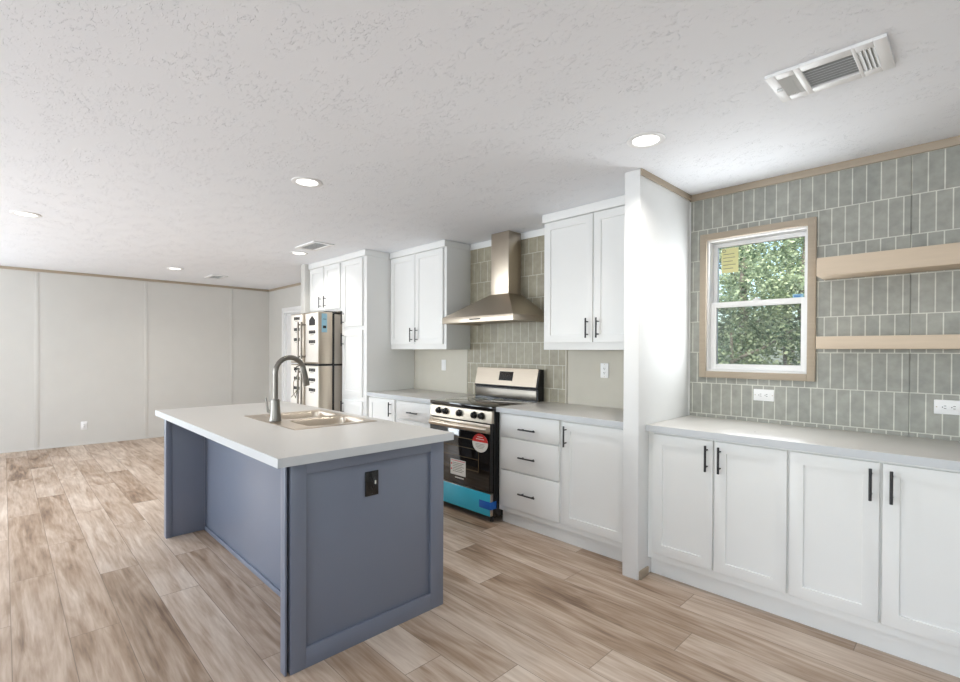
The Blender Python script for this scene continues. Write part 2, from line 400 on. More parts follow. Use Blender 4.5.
o = struct('window_6', box(XN+.04, XN+.09, -.3, -.25, .8, 2.1).box(XN+.04, XN+.09, 1.45, 1.5, .8, 2.1).box(XN+.04, XN+.09, -.25, 1.45, .8, .85).box(XN+.04, XN+.09, -.25, 1.45, 2.05, 2.1), WHT)
MB().box(XN+.06, XN+.065, -.25, 1.45, .85, 2.05).build('pane', GLASS, o)
# wing walls
struct('wall_divider', box(-1.494, -1.394, 2.676, W, 0, ZC, .003), WPAINT)
struct('wall_fridge_side', box(-5.985, -5.88, 2.69, W, 0, ZC, .003), BEIGE)
# tiled panel behind the range, edge battens
struct('wall_tiling', box(-3.64, -2.425, W-.006, W, .9, 2.37), TILE_K)
struct('trim_1', box(-3.655, -3.638, W-.010, W, .915, 2.37, .001).box(-2.428, -2.412, W-.010, W, .915, 2.37, .001), SAGE)
struct('trim_2', box(-3.60, -2.42, W-.014, W, 2.37, ZC, .002), CAB)
# ceiling trim
struct('trim_3', box(-1.394, XN, W-.014, W, 2.384, ZC, .002), TRIMW)
struct('trim_4', box(-1.394, -1.382, 2.676, W-.014, 2.392, ZC, .002), TRIMW)
struct('trim_5', box(XF, XF+.014, YB, W-.014, 2.392, ZC, .002), TRIMW)
struct('trim_6', box(XF, -5.985, W-.014, W, 2.392, ZC, .002), TRIMW)
struct('trim_7', box(-1.394, -1.388, W-.012, W, .915, 2.384, .001), WPAINT)
m = MB()
for y in (-.883, .348, 1.579, 2.789):
    m.box(XF, XF+.004, y-.05, y, 0, 2.392, .001)
struct('trim_8', m, BEIGE)
struct('trim_9', MB().box(-1.394, -1.385, 2.69, 2.80, 0, .05, .001), TRIMW)
struct('baseboard_far', box(XF, XF+.008, YB, W, 0, .02, .001), BEIGE)

# ------------------------------------------------------------------ double-hung window
win = bpy.data.objects.new('window_1', None); C.objects.link(win); win.location = (-.99, W, 1.22); win['kind'] = 'structure'
MB().frame(-1.321, -.660, W-.020, W-.0005, 1.183, 2.142, .042, bev=.002).build('casing', TRIMW, win)
MB().frame(WX0, WX1, W+.004, W+.13, WZ0, WZ1, .016).build('window_frame', WHT, win)
us = MB().frame(-1.268, -.712, W+.085, W+.115, 1.655, 2.088, .026, .028).build('upper_sash', WHT, win)
MB().box(-1.243, -.737, W+.098, W+.102, 1.682, 2.061).build('pane', GLASS, us)
ls = MB().frame(-1.268, -.712, W+.045, W+.078, 1.237, 1.685, .034, .036).build('lower_sash', WHT, win)
MB().box(-1.235, -.745, W+.060, W+.064, 1.272, 1.650).build('pane', GLASS, ls)
MB().box(-1.262, -.718, W+.118, W+.119, 1.24, 1.68).build('insect_screen', SCREEN, win)
MB().box(-1.01, -.97, W+.040, W+.066, 1.685, 1.695, .002).cyl((-.99, W+.05, 1.695), (-.99, W+.05, 1.703), .010).build('sash_lock', WHT, win)
st = MB().box(-1.222, -1.115, W+.0955, W+.097, 1.885, 2.052).build('yellow_sticker', YEL, win); st['label'] = 'yellow printed sticker'
m = MB()
for i in range(5):
    z = 2.010-i*.024; m.box(-1.210, -1.13-random.uniform(0, .03), W+.0948, W+.0955, z, z+.003)
m.tube([(-1.205+.011*math.cos(a), W+.095, 2.034+.009*math.sin(a)) for a in [k*2*math.pi/16 for k in range(17)]], .0016, 6)
merge(st, m.build('print', INKG, st))
st = MB().box(-.802, -.745, W+.0955, W+.097, 1.687, 1.712).build('blue_sticker', CYL, win); st['label'] = 'small pale blue sticker'
merge(st, MB().box(-.795, -.760, W+.0948, W+.0955, 1.694, 1.699).box(-.795, -.752, W+.0948, W+.0955, 1.703, 1.706).build('print', BLUET, st))

# patio door beyond the fridge
d = bpy.data.objects.new('door_1', None); C.objects.link(d); d.location = (-7.745, W, 0); d['kind'] = 'structure'
m = MB(); m.box(DX0-.06, DX0, W-.018, W, 0, DZ+.06, .002).box(DX1, DX1+.06, W-.018, W, 0, DZ+.06, .002).box(DX0, DX1, W-.018, W, DZ, DZ+.06, .002)
m.build('casing', WHT, d)
MB().box(DX0, DX0+.03, W, W+.12, 0, DZ).box(DX1-.03, DX1, W, W+.12, 0, DZ).box(DX0+.03, DX1-.03, W, W+.12, DZ-.03, DZ).build('door_frame', WHT, d)
MB().box(DX0+.032, DX1-.032, W+.03, W+.07, .01, DZ-.032, .002).build('door_slab', WHT, d)
MB().cyl((DX1-.09, W+.03, .95), (DX1-.09, W-.02, .95), .012).cyl((DX1-.09, W-.02, .95), (DX1-.09, W-.045, .95), .026).build('door_knob', NICK, d)

# ------------------------------------------------------------------ cabinets
def pull_v(x, y, z0, z1, parent, m=BLKM):
    q = MB().cyl((x, y-.032, z0), (x, y-.032, z1), .0062, seg=14); L = z1-z0
    for z in (z0+.18*L, z1-.18*L): q.cyl((x, y, z), (x, y-.032, z), .0045, seg=10)
    return q.build('handle', m, parent)
def pull_h(x0, x1, y, z, parent, m=PULL):
    q = MB().cyl((x0, y-.030, z), (x1, y-.030, z), .0060, seg=14); L = x1-x0
    for x in (x0+.18*L, x1-.18*L): q.cyl((x, y, z), (x, y-.030, z), .0045, seg=10)
    return q.build('handle', m, parent)
FY, DY = 2.800, 2.780          # base cabinet frame face and door face
def base(name, x0, x1, label, doors=(), drawers=(), toe=True, group='white base cabinets'):
    t = thing(name, ((x0+x1)/2, 3.1, 0), label, 'cabinet', group)
    MB().box(x0, x1, FY, W-.002, .107, .876).build('body', CAB, t)
    MB().box(x0, x1, 2.843, W-.002, 0, .107).build('toe_kick', CAB, t)
    for a, b, z0, z1, hx in doors:
        o = MB().shaker(a, b, z0, z1, DY).build('door', CAB, t)
        if hx is not None: pull_v(hx, DY, .695, .838, o)
    for a, b, z0, z1 in drawers:
        o = box(a, b, DY, FY, z0, z1, .002).build('drawer_front', CAB, t)
        c = (a+b)/2; zz = z0+(z1-z0)*.42 if z1-z0 < .2 else z0+(z1-z0)*.47
        pull_h(c-.078, c+.078, DY, zz, o)
    return t
base('base_cabinet', -1.392, -.650, 'white two-door base cabinet in the corner against the divider wall, below the window',
     doors=[(-1.355, -1.012, .150, .862, -1.040), (-1.000, -.658, .150, .862, -.972)])
base('base_cabinet', -.650, .090, 'white two-door base cabinet at the right edge, below the pale wood shelves',
     doors=[(-.645, -.300, .150, .862, -.328), (-.288, .060, .150, .862, -.256)])
base('drawer_cabinet', -2.635, -2.028, 'white base cabinet with three stacked drawers, right of the range',
     drawers=[(-2.598, -2.045, .693, .868), (-2.598, -2.045, .440, .683), (-2.598, -2.045, .150, .430)])
base('base_cabinet', -2.028, -1.496, 'white single-door base cabinet between the three drawers and the divider wall',
     doors=[(-2.012, -1.530, .150, .862, -1.984)])
base('base_cabinet', -4.543, -4.026, 'white single-door base cabinet beside the tall pantry, left of the range',
     doors=[(-4.522, -4.055, .150, .862, -4.110)])
base('drawer_cabinet', -4.026, -3.412, 'white base cabinet with a top drawer directly left of the range',
     doors=[(-4.005, -3.455, .150, .672, None)], drawers=[(-4.005, -3.455, .690, .862)])

def upper(name, x0, x1, z0, fy, label, doors, depth_to=W-.002, hz=None, crown_ends=True):
    t = thing(name, ((x0+x1)/2, (fy+W)/2, z0), label, 'cabinet', 'white wall cabinets')
    MB().box(x0, x1, fy, depth_to, z0, 2.362, .0015).build('body', CAB, t)
    MB().box(x0-(.010 if crown_ends else 0), x1+(.010 if crown_ends else 0), fy-.028, depth_to, 2.362, ZC-.001, .003).build('crown', CAB, t)
    for a, b, zz0, zz1, hx in doors:
        o = MB().shaker(a, b, zz0, zz1, fy-.02).build('door', CAB, t)
        if hx is not None: pull_v(hx, fy-.02, hz[0], hz[1], o)
    return t
upper('wall_cabinet', -2.412, -1.496, 1.365, 3.072, 'white two-door wall cabinet right of the range hood, beside the divider wall',
      [(-2.395, -1.957, 1.420, 2.355, -1.993), (-1.947, -1.520, 1.420, 2.355, -1.905)], hz=(1.452, 1.596), crown_ends=False)
upper('wall_cabinet', -4.543, -3.602, 1.368, 3.072, 'white two-door wall cabinet left of the range hood',
      [(-4.525, -4.090, 1.420, 2.355, -4.130), (-4.080, -3.640, 1.420, 2.355, -4.040)], hz=(1.445, 1.590), crown_ends=False)
upper('wall_cabinet', -5.878, -5.072, 1.805, 2.765, 'white two-door cabinet above the refrigerator',
      [(-5.850, -5.505, 1.840, 2.355, -5.545), (-5.460, -5.100, 1.840, 2.355, -5.425)], hz=(1.862, 1.995), crown_ends=False)
t = thing('pantry_cabinet', (-4.81, 3.07, 0), 'tall narrow white pantry cabinet right of the refrigerator', 'cabinet')
MB().box(-5.070, -4.546, 2.765, W-.002, .107, 2.362, .0015).build('body', CAB, t)
MB().box(-5.070, -4.538, 2.737, 3.04, 2.362, ZC-.001, .003).build('crown', CAB, t)
MB().box(-5.070, -4.548, 2.83, W-.002, 0, .107).build('toe_kick', CAB, t)
for z0, z1, h in ((1.618, 2.352, (1.645, 1.790)), (.853, 1.574, (1.400, 1.545)), (.150, .802, (.640, .785))):
    o = MB().shaker(-5.030, -4.612, z0, z1, 2.745).build('door', CAB, t)
    pull_v(-5.000, 2.745, h[0], h[1], o)

# ------------------------------------------------------------------ countertops
def counter(x0, x1, label, splash=True):
    t = thing('countertop', ((x0+x1)/2, 3.07, .876), label, 'countertop', 'pale grey countertops')
    MB().box(x0, x1, 2.763, W-.002, .879, .915, .003).build('slab', COUNT, t)
    MB().box(x0, x1, 2.7605, 2.763, .877, .913).build('front_edge', EDGE, t)
    return t
counter(-1.392, .095, 'pale grey countertop under the window and wood shelves')
counter(-2.637, -1.496, 'pale grey countertop between the range and the divider wall')
counter(-4.543, -3.410, 'pale grey countertop between the pantry and the range')

# ------------------------------------------------------------------ island
t = thing('kitchen_island', (-3.02, 1.25, 0), 'slate-blue kitchen island with panelled ends under a pale top', 'island')
IX0, IX1, IY0, IY1 = -4.105, -1.985, .830, 1.677
for side, (a, b, fc, ax) in {'far': (IX0, IX0+.05, None, None), 'near': (IX1-.05, IX1-.014, None, None)}.items():
    o = MB().box(a, b, IY0+(.020 if side == 'near' else 0), IY1, 0, .874, .002).build('end_panel', ISL, t)
    if side == 'near':
        q = MB()   # applied frame on the outer face with the grooved corner joint
        X0, X1 = IX1-.014, IX1
        q.box(X0, X1, IY0+.020, IY0+.088, 0, .874, .0015).box(X0, X1, IY1-.085, IY1, 0, .874, .0015)
        q.box(X0, X1, IY0+.088, IY1-.085, 0, .086, .0015).box(X0, X1, IY0+.088, IY1-.085, .828, .874, .0015)
        q.build('applied_frame', ISL, o)
        MB().box(a-.004, IX1-.008, IY0, IY0+.009, 0, .874, .0015).box(a-.004, a+.006, IY0+.009, IY0+.020, 0, .874).build('front_board', ISL, o)
    else:
        q = MB()   # inner face of the far end, seen in the knee space
        X0, X1 = IX0+.05, IX0+.058
        q.box(X0, X1, IY0, IY0+.035, 0, .874, .001)
        q.build('applied_frame', ISL, o)
MB().box(IX0+.05, IX1-.05, 1.090, 1.108, 0, .874, .001).build('back_panel', ISL, t)
MB().box(IX0+.05, IX1-.05, 1.080, 1.090, 0, .030, .002).build('base_strip', ISL, t)
MB().box(IX0+.05, IX0+.06, 1.080, 1.090, .030, .874, .001).build('corner_strip', ISL, t)
m = MB(); m.box(IX0+.05, IX1-.05, IY1-.05, IY1-.03, .107, .874).box(IX0+.05, IX1-.05, IY1-.12, IY1-.05, 0, .107)
m.build('front_frame', ISL, t)
for k in range(4):
    a = IX0+.07+k*.485; o = MB().shaker(a, a+.47, .13, .86, IY1-.03+.02, 'y').build('door', ISL, t)
    for v in o.data.vertices: v.co.y = 2*(IY1-.02-t.location.y) - v.co.y
    o.data.flip_normals()
# top with a cut-out for the sink
TX0, TX1, TY0, TY1 = -4.165, -1.965, .790, 1.725
SX0, SX1, SY0, SY1 = -3.385, -2.605, 1.140, 1.655
t = thing('countertop', (-3.02, 1.26, .876), 'pale grey countertop on the blue island, holding the sink', 'countertop', 'pale grey countertops')
c = .018
m = MB(); m.box(TX0, SX0+c, TY0, TY1, .876, .915).box(SX1-c, TX1, TY0, TY1, .876, .915).box(SX0+c, SX1-c, TY0, SY0+c, .876, .915).box(SX0+c, SX1-c, SY1-c, TY1, .876, .915)
m.build('slab', COUNT, t)
e = .0025
m = MB(); m.box(TX0-e, TX1+e, TY0-e, TY0, .876, .9145).box(TX0-e, TX1+e, TY1, TY1+e, .876, .9145).box(TX0-e, TX0, TY0, TY1, .876, .9145).box(TX1, TX1+e, TY0, TY1, .876, .9145)
m.build('edge_band', EDGE, t)

# sink
t = thing('sink', (-3.0, 1.40, .915), 'stainless steel double-basin drop-in sink set in the island top', 'sink')
B = [(-3.335, -3.020, 1.245, 1.625), (-2.965, -2.655, 1.245, 1.625)]
def rrect(x0, x1, y0, y1, r, z, n=6):
    p = []
    for cx, cy, a0 in ((x1-r, y1-r, 0), (x0+r, y1-r, 90), (x0+r, y0+r, 180), (x1-r, y0+r, 270)):
        for k in range(n+1):
            a = math.radians(a0+90*k/n); p.append((cx+r*math.cos(a), cy+r*math.sin(a), z))
    return p
# deck: grid with two rounded holes
b = bmesh.new()
def ringv(p): return [b.verts.new(q) for q in p]
zt = .9185
xs_ = [SX0, (B[0][1]+B[1][0])/2, SX1]
for i, (x0, x1, y0, y1) in enumerate(B):
    inn = ringv(rrect(x0, x1, y0, y1, .055, zt)); ox0, ox1 = xs_[i], xs_[i+1]
    out = []
    for v in inn:   # push each rim vertex out to the section's border
        cx, cy = (x0+x1)/2, (y0+y1)/2
        out.append(v.co.copy())
    o2 = rrect(ox0, ox1, SY0, SY1, .0005, zt)
    outv = ringv(o2)
    for k in range(len(inn)):
        b.faces.new((inn[k], inn[(k+1) % len(inn)], outv[(k+1) % len(inn)], outv[k]))
oring = [b.verts.new(p) for p in ((SX0, SY0, zt), (SX1, SY0, zt), (SX1, SY1, zt), (SX0, SY1, zt))]
oring2 = [b.verts.new(p) for p in ((SX0-.004, SY0-.004, .9155), (SX1+.004, SY0-.004, .9155), (SX1+.004, SY1+.004, .9155), (SX0-.004, SY1+.004, .9155))]
for k in range(4): b.faces.new((oring[k], oring[(k+1) % 4], oring2[(k+1) % 4], oring2[k]))
bmesh.ops.recalc_face_normals(b, faces=b.faces[:])
q = MB(); q._merge(b); q.build('rim', SINKM, t)
for (x0, x1, y0, y1) in B:
    b = bmesh.new(); rings = []
    for ins, z, r in ((0, zt, .055), (.006, zt-.010, .052), (.012, zt-.16, .05), (.03, zt-.185, .045)):
        rings.append([b.verts.new(p) for p in rrect(x0+ins, x1-ins, y0+ins, y1-ins, r, z)])
    for u, v in zip(rings, rings[1:]):
        for k in range(len(u)): b.faces.new((u[k], v[k], v[(k+1) % len(u)], u[(k+1) % len(u)]))
    b.faces.new(rings[-1])
    q = MB(); q._merge(b); bo = q.build('basin', SINKM, t)
    MB().lathe([(.0, -.001), (.042, -.001), (.045, .002), (.036, .004), (.030, .001), (.0, .001)], ((x0+x1)/2, (y0+y1)/2, zt-.185), 24).build('drain', STEELD, bo)

# faucet
t = thing('faucet', (-2.995, 1.185, .9185), 'brushed nickel gooseneck faucet standing at the sink edge', 'faucet')
FX, FYY = -2.995, 1.187
MB().lathe([(.034, 0), (.036, .004), (.034, .012), (.031, .03), (.028, .075), (.025, .125), (.023, .135), (.0155, .137)], (FX, FYY, .9185)).build('body', NICK, t)
dirv = Vector((.03, .999, 0)).normalized()
pts = [Vector((FX, FYY, 1.035)), Vector((FX, FYY, 1.12)), Vector((FX, FYY, 1.195))]
rad = .088; cz = 1.212
for k in range(0, 18):
    a = math.radians(180-k*9.4); pts.append(Vector((FX, FYY, cz)) + dirv*(rad+rad*math.cos(a)) + Vector((0, 0, rad*1.08*math.sin(a))))
MB().tube(pts, .0155, 18).build('gooseneck', NICK, t)
e0 = pts[-1]; dv = (pts[-1]-pts[-2]).normalized()
dv = (dv*.3 + Vector((dirv.x*.12, dirv.y*.12, -.8))).normalized()
MB().tube([e0-dv*.01, e0+dv*.008, e0+dv*.03, e0+dv*.105, e0+dv*.12], [.0160, .0175, .0185, .020, .0175], 18).build('spray_head', NICK, t)
MB().tube([(FX-.014, FYY-.018, .972), (FX-.030, FYY-.032, .982)], [.012, .011], 12).tube([(FX-.030, FYY-.033, .978), (FX-.034, FYY-.036, 1.01), (FX-.044, FYY-.040, 1.062)], [.007, .006, .0045], 10).build('lever', NICK, t)

# ------------------------------------------------------------------ range
RX0, RX1, RF = -3.402, -2.642, 2.715
t = thing('range', (-3.02, 3.05, 0), 'stainless and black electric range with blue film on its bottom drawer', 'stove')
MB().box(RX0, RX1, RF+.03, W-.02, .045, .892, .002).build('body', BLK, t)
ct = MB().box(RX0-.004, RX1+.004, RF+.002, W-.085, .888, .917, .004).build('cooktop', GLSB, t)
m = MB()
for (x, y, r) in ((-3.21, 2.87, .105), (-2.83, 2.87, .085), (-3.21, 3.14, .075), (-2.83, 3.14, .095), (-3.02, 3.19, .05)):
    m.tube([(x+r*math.cos(a), y+r*math.sin(a), .9172) for a in [k*2*math.pi/40 for k in range(41)]], .0008, 4)
m.build('burner_ring', INKG, ct)
cp = MB().prism([(RX0, RF+.03, .785), (RX0, RF, .785), (RX0, RF+.008, .878), (RX0, RF+.03, .886)], (RX1-RX0, 0, 0)).build('control_panel', STEEL, t)
for x in (-3.283, -3.193, -3.018, -2.838, -2.752):
    k = MB().lathe([(.0, -.001), (.030, -.001), (.030, .004), (.026, .008), (.024, .024), (.020, .028), (.0, .028)], (0, 0, 0), 24)
    k.box(-.004, .004, -.022, .022, .024, .033, .001)
    bmesh.ops.transform(k.bm, matrix=Matrix.Translation((x, RF+.005, .836)) @ Matrix.Rotation(math.radians(90), 4, 'X'), verts=k.bm.verts[:])
    k.build('knob', BLK, t)
od = MB().box(RX0+.004, RX1-.004, RF-.005, RF+.03, .245, .778, .003).build('oven_door', BLK, t)
MB().box(RX0+.008, RX1-.008, RF-.012, RF-.004, .705, .776, .003).build('door_trim', STEEL, od)
MB().box(RX0+.012, RX1-.012, RF-.009, RF-.004, .250, .700, .001).build('door_glass', GLSB, od)
q = MB()
q.frame(RX0+.105, RX1-.13, RF-.0096, RF-.009, .385, .640, .006, bev=0)
for z in (.48, .56): q.box(RX0+.11, RX1-.14, RF-.0096, RF-.009, z, z+.004)
q.build('window_outline', mat('dim_rack_print', srgb(96, 84, 62), .2, noise=.1, nscale=30), od)
h = MB().tube([(RX0+.055, RF-.036, .738), (RX0+.08, RF-.040, .738), (RX1-.06, RF-.040, .738), (RX1-.004, RF-.036, .738)], .024, 18)
for x in (RX0+.085, RX1-.045): h.box(x-.014, x+.014, RF-.040, RF-.010, .722, .752, .003)
h.build('oven_handle', STEEL, od)
s1 = MB().lathe([(.0, 0), (.088, 0), (.088, .001), (.0, .001)], (0, 0, 0), 36)
for v in s1.bm.verts: v.co.y *= .84
bmesh.ops.transform(s1.bm, matrix=Matrix.Translation((-2.757, RF-.0095, .622)) @ Matrix.Rotation(math.radians(90), 4, 'X'), verts=s1.bm.verts[:])
o = s1.build('sticker', PAPER, od); o['label'] = 'oval red and white sticker'
p = [(-2.757+.088*math.cos(a), RF-.0108, .622+.074*math.sin(a)) for a in [math.radians(6+168*k/20) for k in range(21)]]
pr = [MB().prism(p, (0, .0003, 0)).build('red_print', RED, o)]
q = MB()
for z, wd in ((.667, .06), (.650, .09)): q.box(-2.757-wd/2, -2.757+wd/2, RF-.0113, RF-.0108, z, z+.005)
pr.append(q.build('white_print', PAPER, o))
q = MB()
for z, wd in ((.612, .10), (.601, .104), (.590, .09), (.579, .07)): q.box(-2.757-wd/2, -2.757+wd/2, RF-.0110, RF-.0105, z, z+.003)
pr.append(q.build('print', INKG, o)); merge(o, *pr)
o = MB().box(-3.112, -2.925, RF-.0100, RF-.009, .318, .447).build('sticker', PAPER, od); o['label'] = 'rectangular white printed sticker'
q = MB()
for i in range(6): q.box(-3.085, -2.945-random.uniform(0, .05), RF-.0105, RF-.010, .345+i*.014, .349+i*.014)
pr = [q.build('print', INKG, o)]
pr.append(MB().box(-3.100, -2.935, RF-.0105, RF-.010, .434, .438).box(-3.105, -3.092, RF-.0105, RF-.010, .40, .415).box(-3.105, -3.092, RF-.0105, RF-.010, .355, .37).build('red_print', RED, o)); merge(o, *pr)
q = MB()
for i in range(9): q.box(-3.055+i*.0125, -3.055+i*.0125+.008, RF-.0098, RF-.009, .293, .303)
q.build('wordmark', PAPER, od)
dr = MB().box(RX0+.004, RX1-.004, RF-.003, RF+.03, .058, .236, .004).build('drawer', STEEL, t)
MB().box(RX0+.004, RX1-.006, RF-.006, RF-.003, .060, .234, .001).build('protective_film', CYAN, dr)
tp = MB().box(RX1-.125, RX1-.002, RF-.0085, RF-.006, .112, .172, .0005).box(RX1-.004, RX1+.0005, RF-.0085, RF+.06, .112, .172, .0005)
o = tp.build('tape', BLUET, dr); o['label'] = 'strip of dark blue tape'
for x in (RX0+.05, RX1-.05):
    for y in (RF+.06, W-.08): MB().cyl((x, y, 0), (x, y, .046), .016, .012, 14).build('foot', BLK, t)
BX0, BX1 = RX0-.022, RX1-.004
bgd = MB().prism([(BX0, W-.10, .917), (BX0, W-.02, .917), (BX0, W-.02, 1.192), (BX0, W-.072, 1.192), (BX0, W-.110, 1.030), (BX0, W-.10, 1.02)], (BX1-BX0, 0, 0)).build('backguard', BLK, t)
MB().prism([(BX0+.004, W-.112, 1.040), (BX0+.004, W-.075, 1.196), (BX0+.004, W-.060, 1.198), (BX0+.004, W-.100, 1.036)], (BX1-BX0-.02, 0, 0)).build('control_face', STEEL, bgd)
MB().box(BX0+.012, BX1-.018, W-.104, W-.099, .925, 1.008, .001).build('lower_panel', STEELD, bgd)
v0, v1 = Vector((0, W-.112, 1.040)), Vector((0, W-.075, 1.196)); dd = (v1-v0); nn = Vector((0, -dd.z, dd.y)).normalized()*.0015
def onface(x, f): return (Vector((x, 0, 0))+v0+dd*f+nn)
MB().prism([onface(-3.105, .32), onface(-2.950, .32), onface(-2.950, .76), onface(-3.105, .76)], -nn*.9).build('display', mat('grey_display', srgb(96, 84, 78), .15, noise=.1, nscale=30), bgd)
MB().prism([onface(-3.112, .28), onface(-2.943, .28), onface(-2.943, .80), onface(-3.112, .80)], -nn*.95*.9).build('display_bezel', BLK, bgd)

# ------------------------------------------------------------------ range hood
t = thing('range_hood', (-3.03, 3.2, 1.60), 'stainless chimney range hood on the tiled wall above the range', 'range hood')
HX0, HX1, HY0, HY1 = -3.468, -2.592, 2.905, W-.007
CX0, CX1, CY0 = -3.140, -2.925, 3.215
MB().frame(HX0, HX1, 0, 1, 0, 1, .02).bm.free()
m = MB().box(HX0, HX1, HY0, HY0+.006, 1.602, 1.655, .001).box(HX0, HX0+.006, HY0+.006, HY1, 1.602, 1.655, .001).box(HX1-.006, HX1, HY0+.006, HY1, 1.602, 1.655, .001)
m.build('lip', STEEL, t)
b = bmesh.new()
a_ = [b.verts.new(p) for p in ((HX0, HY0, 1.655), (HX1, HY0, 1.655), (HX1, HY1, 1.655), (HX0, HY1, 1.655))]
c_ = [b.verts.new(p) for p in ((CX0-.008, CY0-.008, 1.868), (CX1+.008, CY0-.008, 1.868), (CX1+.008, HY1, 1.868), (CX0-.008, HY1, 1.868))]
for k in range(4): b.faces.new((a_[k], a_[(k+1) % 4], c_[(k+1) % 4], c_[k]))
b.faces.new(c_); bmesh.ops.recalc_face_normals(b, faces=b.faces[:])
q = MB(); q._merge(b); q.build('canopy', STEEL, t)
MB().box(CX0, CX1, CY0, HY1, 1.868, ZC-.001, .002).build('chimney', STEEL, t)
u = MB().box(HX0+.006, HX1-.006, HY0+.006, HY1, 1.618, 1.626).build('underside', STEELD, t)
q = MB()
for k in range(2):
    for i in range(9):
        x = HX0+.10+k*.36+i*.036; q.box(x, x+.022, HY0+.10, HY1-.08, 1.612, 1.618)
q.build('filter', STEEL, u)
MB().box(-3.10, -2.965, HY0-.001, HY0, 1.622, 1.634).build('control_strip', INK, t)

# ------------------------------------------------------------------ refrigerator
t = thing('refrigerator', (-5.47, 2.95, 0), 'stainless refrigerator in shipping film, standing in the alcove left of the pantry', 'refrigerator')
GX0, GX1, GF = -5.842, -5.110, 2.500
MB().box(GX0+.004, GX1-.004, 2.69, W-.05, .02, 1.765, .003).build('cabinet', mat('grey_side_paint', srgb(166, 158, 147), .4, noise=.04, nscale=40), t)
MB().box(GX0+.002, GX1-.002, 2.668, 2.69, .05, 1.770).build('gasket', BLK, t)
GM = -5.480
for (a, b) in ((GX0, GM-.004), (GM+.004, GX1)):
    for z0, z1 in ((1.200, 1.785), (.07, 1.185)):
        o = MB().box(a, b, GF, 2.668, z0, z1, .010).build('door', STEEL, t)
        xx0, xx1 = (a+.012, b-.035) if a == GX0 else (a+.045, b-.008)
        f = MB().box(xx0, xx1, GF-.0025, GF, z0+.02, z1-.012, .0005).build('protective_film', FILM, o)
        q = MB(); cx = (xx0+xx1)/2 + .01; top = z1-.035
        zs = []
        if a != GX0 and z0 > 1:      # arrow-up carton mark first
            q.prism([(cx-.075, GF-.0035, top-.115), (cx+.075, GF-.0035, top-.115), (cx+.075, GF-.0035, top-.055), (cx, GF-.0035, top-.005), (cx-.075, GF-.0035, top-.055)], (0, .001, 0))
            zs = [top-.19, top-.30]
        elif z0 > 1: zs = [top-.02, top-.15, top-.27]
        else: zs = [top-.02, top-.13, top-.245]
        for z in zs:
            for k in range(4): q.box(cx-.078+k*.040, cx-.078+k*.040+.036, GF-.0035, GF-.0025, z-.018, z+.018)
            q.box(cx-.045, cx+.045, GF-.0035, GF-.0025, z-.034, z-.030)
        merge(f, q.build('print', INK, f))
o = MB().box(GX1, GX1+.0012, 2.535, 2.600, 1.555, 1.765, .0004).build('energy_label', CYL, t); o['label'] = 'pale blue label on the door edge'
merge(o, MB().box(GX1+.0012, GX1+.0018, 2.55, 2.59, 1.60, 1.63).box(GX1+.0012, GX1+.0018, 2.55, 2.59, 1.70, 1.705).build('print', INK, o))
for x in (GM-.042, GM+.042):
    q = MB().tube([(x, GF-.048, 1.25), (x, GF-.052, 1.30), (x, GF-.052, 1.62), (x, GF-.048, 1.68)], .011, 12)
    for z in (1.28, 1.65): q.cyl((x, GF, z), (x, GF-.05, z), .009)
    q.build('handle', STEELD, t)
    q = MB().tube([(x, GF-.048, .60), (x, GF-.052, .65), (x, GF-.052, 1.08), (x, GF-.048, 1.13)], .011, 12)
    for z in (.63, 1.10): q.cyl((x, GF, z), (x, GF-.05, z), .009)
    q.build('handle', STEELD, t)
q = MB().box(GX1-.004, GX1+.003, GF-.004, 2.80, 1.180, 1.200, .0005).box(GM+.05, GX1+.003, GF-.007, GF-.0026, 1.178, 1.200, .0005)
q.tube([(GM+.06, GF-.006, 1.19), (GM-.03, GF-.07, 1.165), (GM-.08, GF-.075, 1.13), (GM-.06, GF-.07, 1.10)], .006, 8)
o = q.build('strap', BLK, t); o['label'] = 'black shipping strap'
q = MB()
q.tube([(GM-.02, GF-.06, 1.08), (GM-.12, GF-.07, .98), (GM-.14, GF-.06, .85), (GM-.05, GF-.075, .80), (GM-.01, GF-.07, .92), (GM-.03, GF-.06, 1.06)], .0045, 8)
q.tube([(GM-.01, GF-.065, 1.06), (GM+.01, GF-.08, .90), (GM-.10, GF-.09, .82), (GM-.18, GF-.07, .80)], .0045, 8)
o = q.build('packing_cord', INKG, t); o['label'] = 'loose loops of packing cord'
for x in (GX0+.08, GX1-.08): MB().box(x-.03, x+.03, 2.70, 2.78, 0, .022, .002).build('foot', BLK, t)
MB().box(GX1-.10, GX1-.02, 2.60, 2.73, 1.785, 1.797, .003).build('hinge_cover', BLK, t)

# ------------------------------------------------------------------ shelves
for z0, z1, lab in ((1.770, 1.870, 'thick pale oak floating shelf, upper of the two right of the window'),
                    (1.372, 1.440, 'thinner pale oak floating shelf, lower of the two right of the window')):
    tag(MB().box(-.622, .83, 3.192, W, z0, z1, .002).build('floating_shelf', SHELFW), lab, 'shelf', 'floating oak shelves')

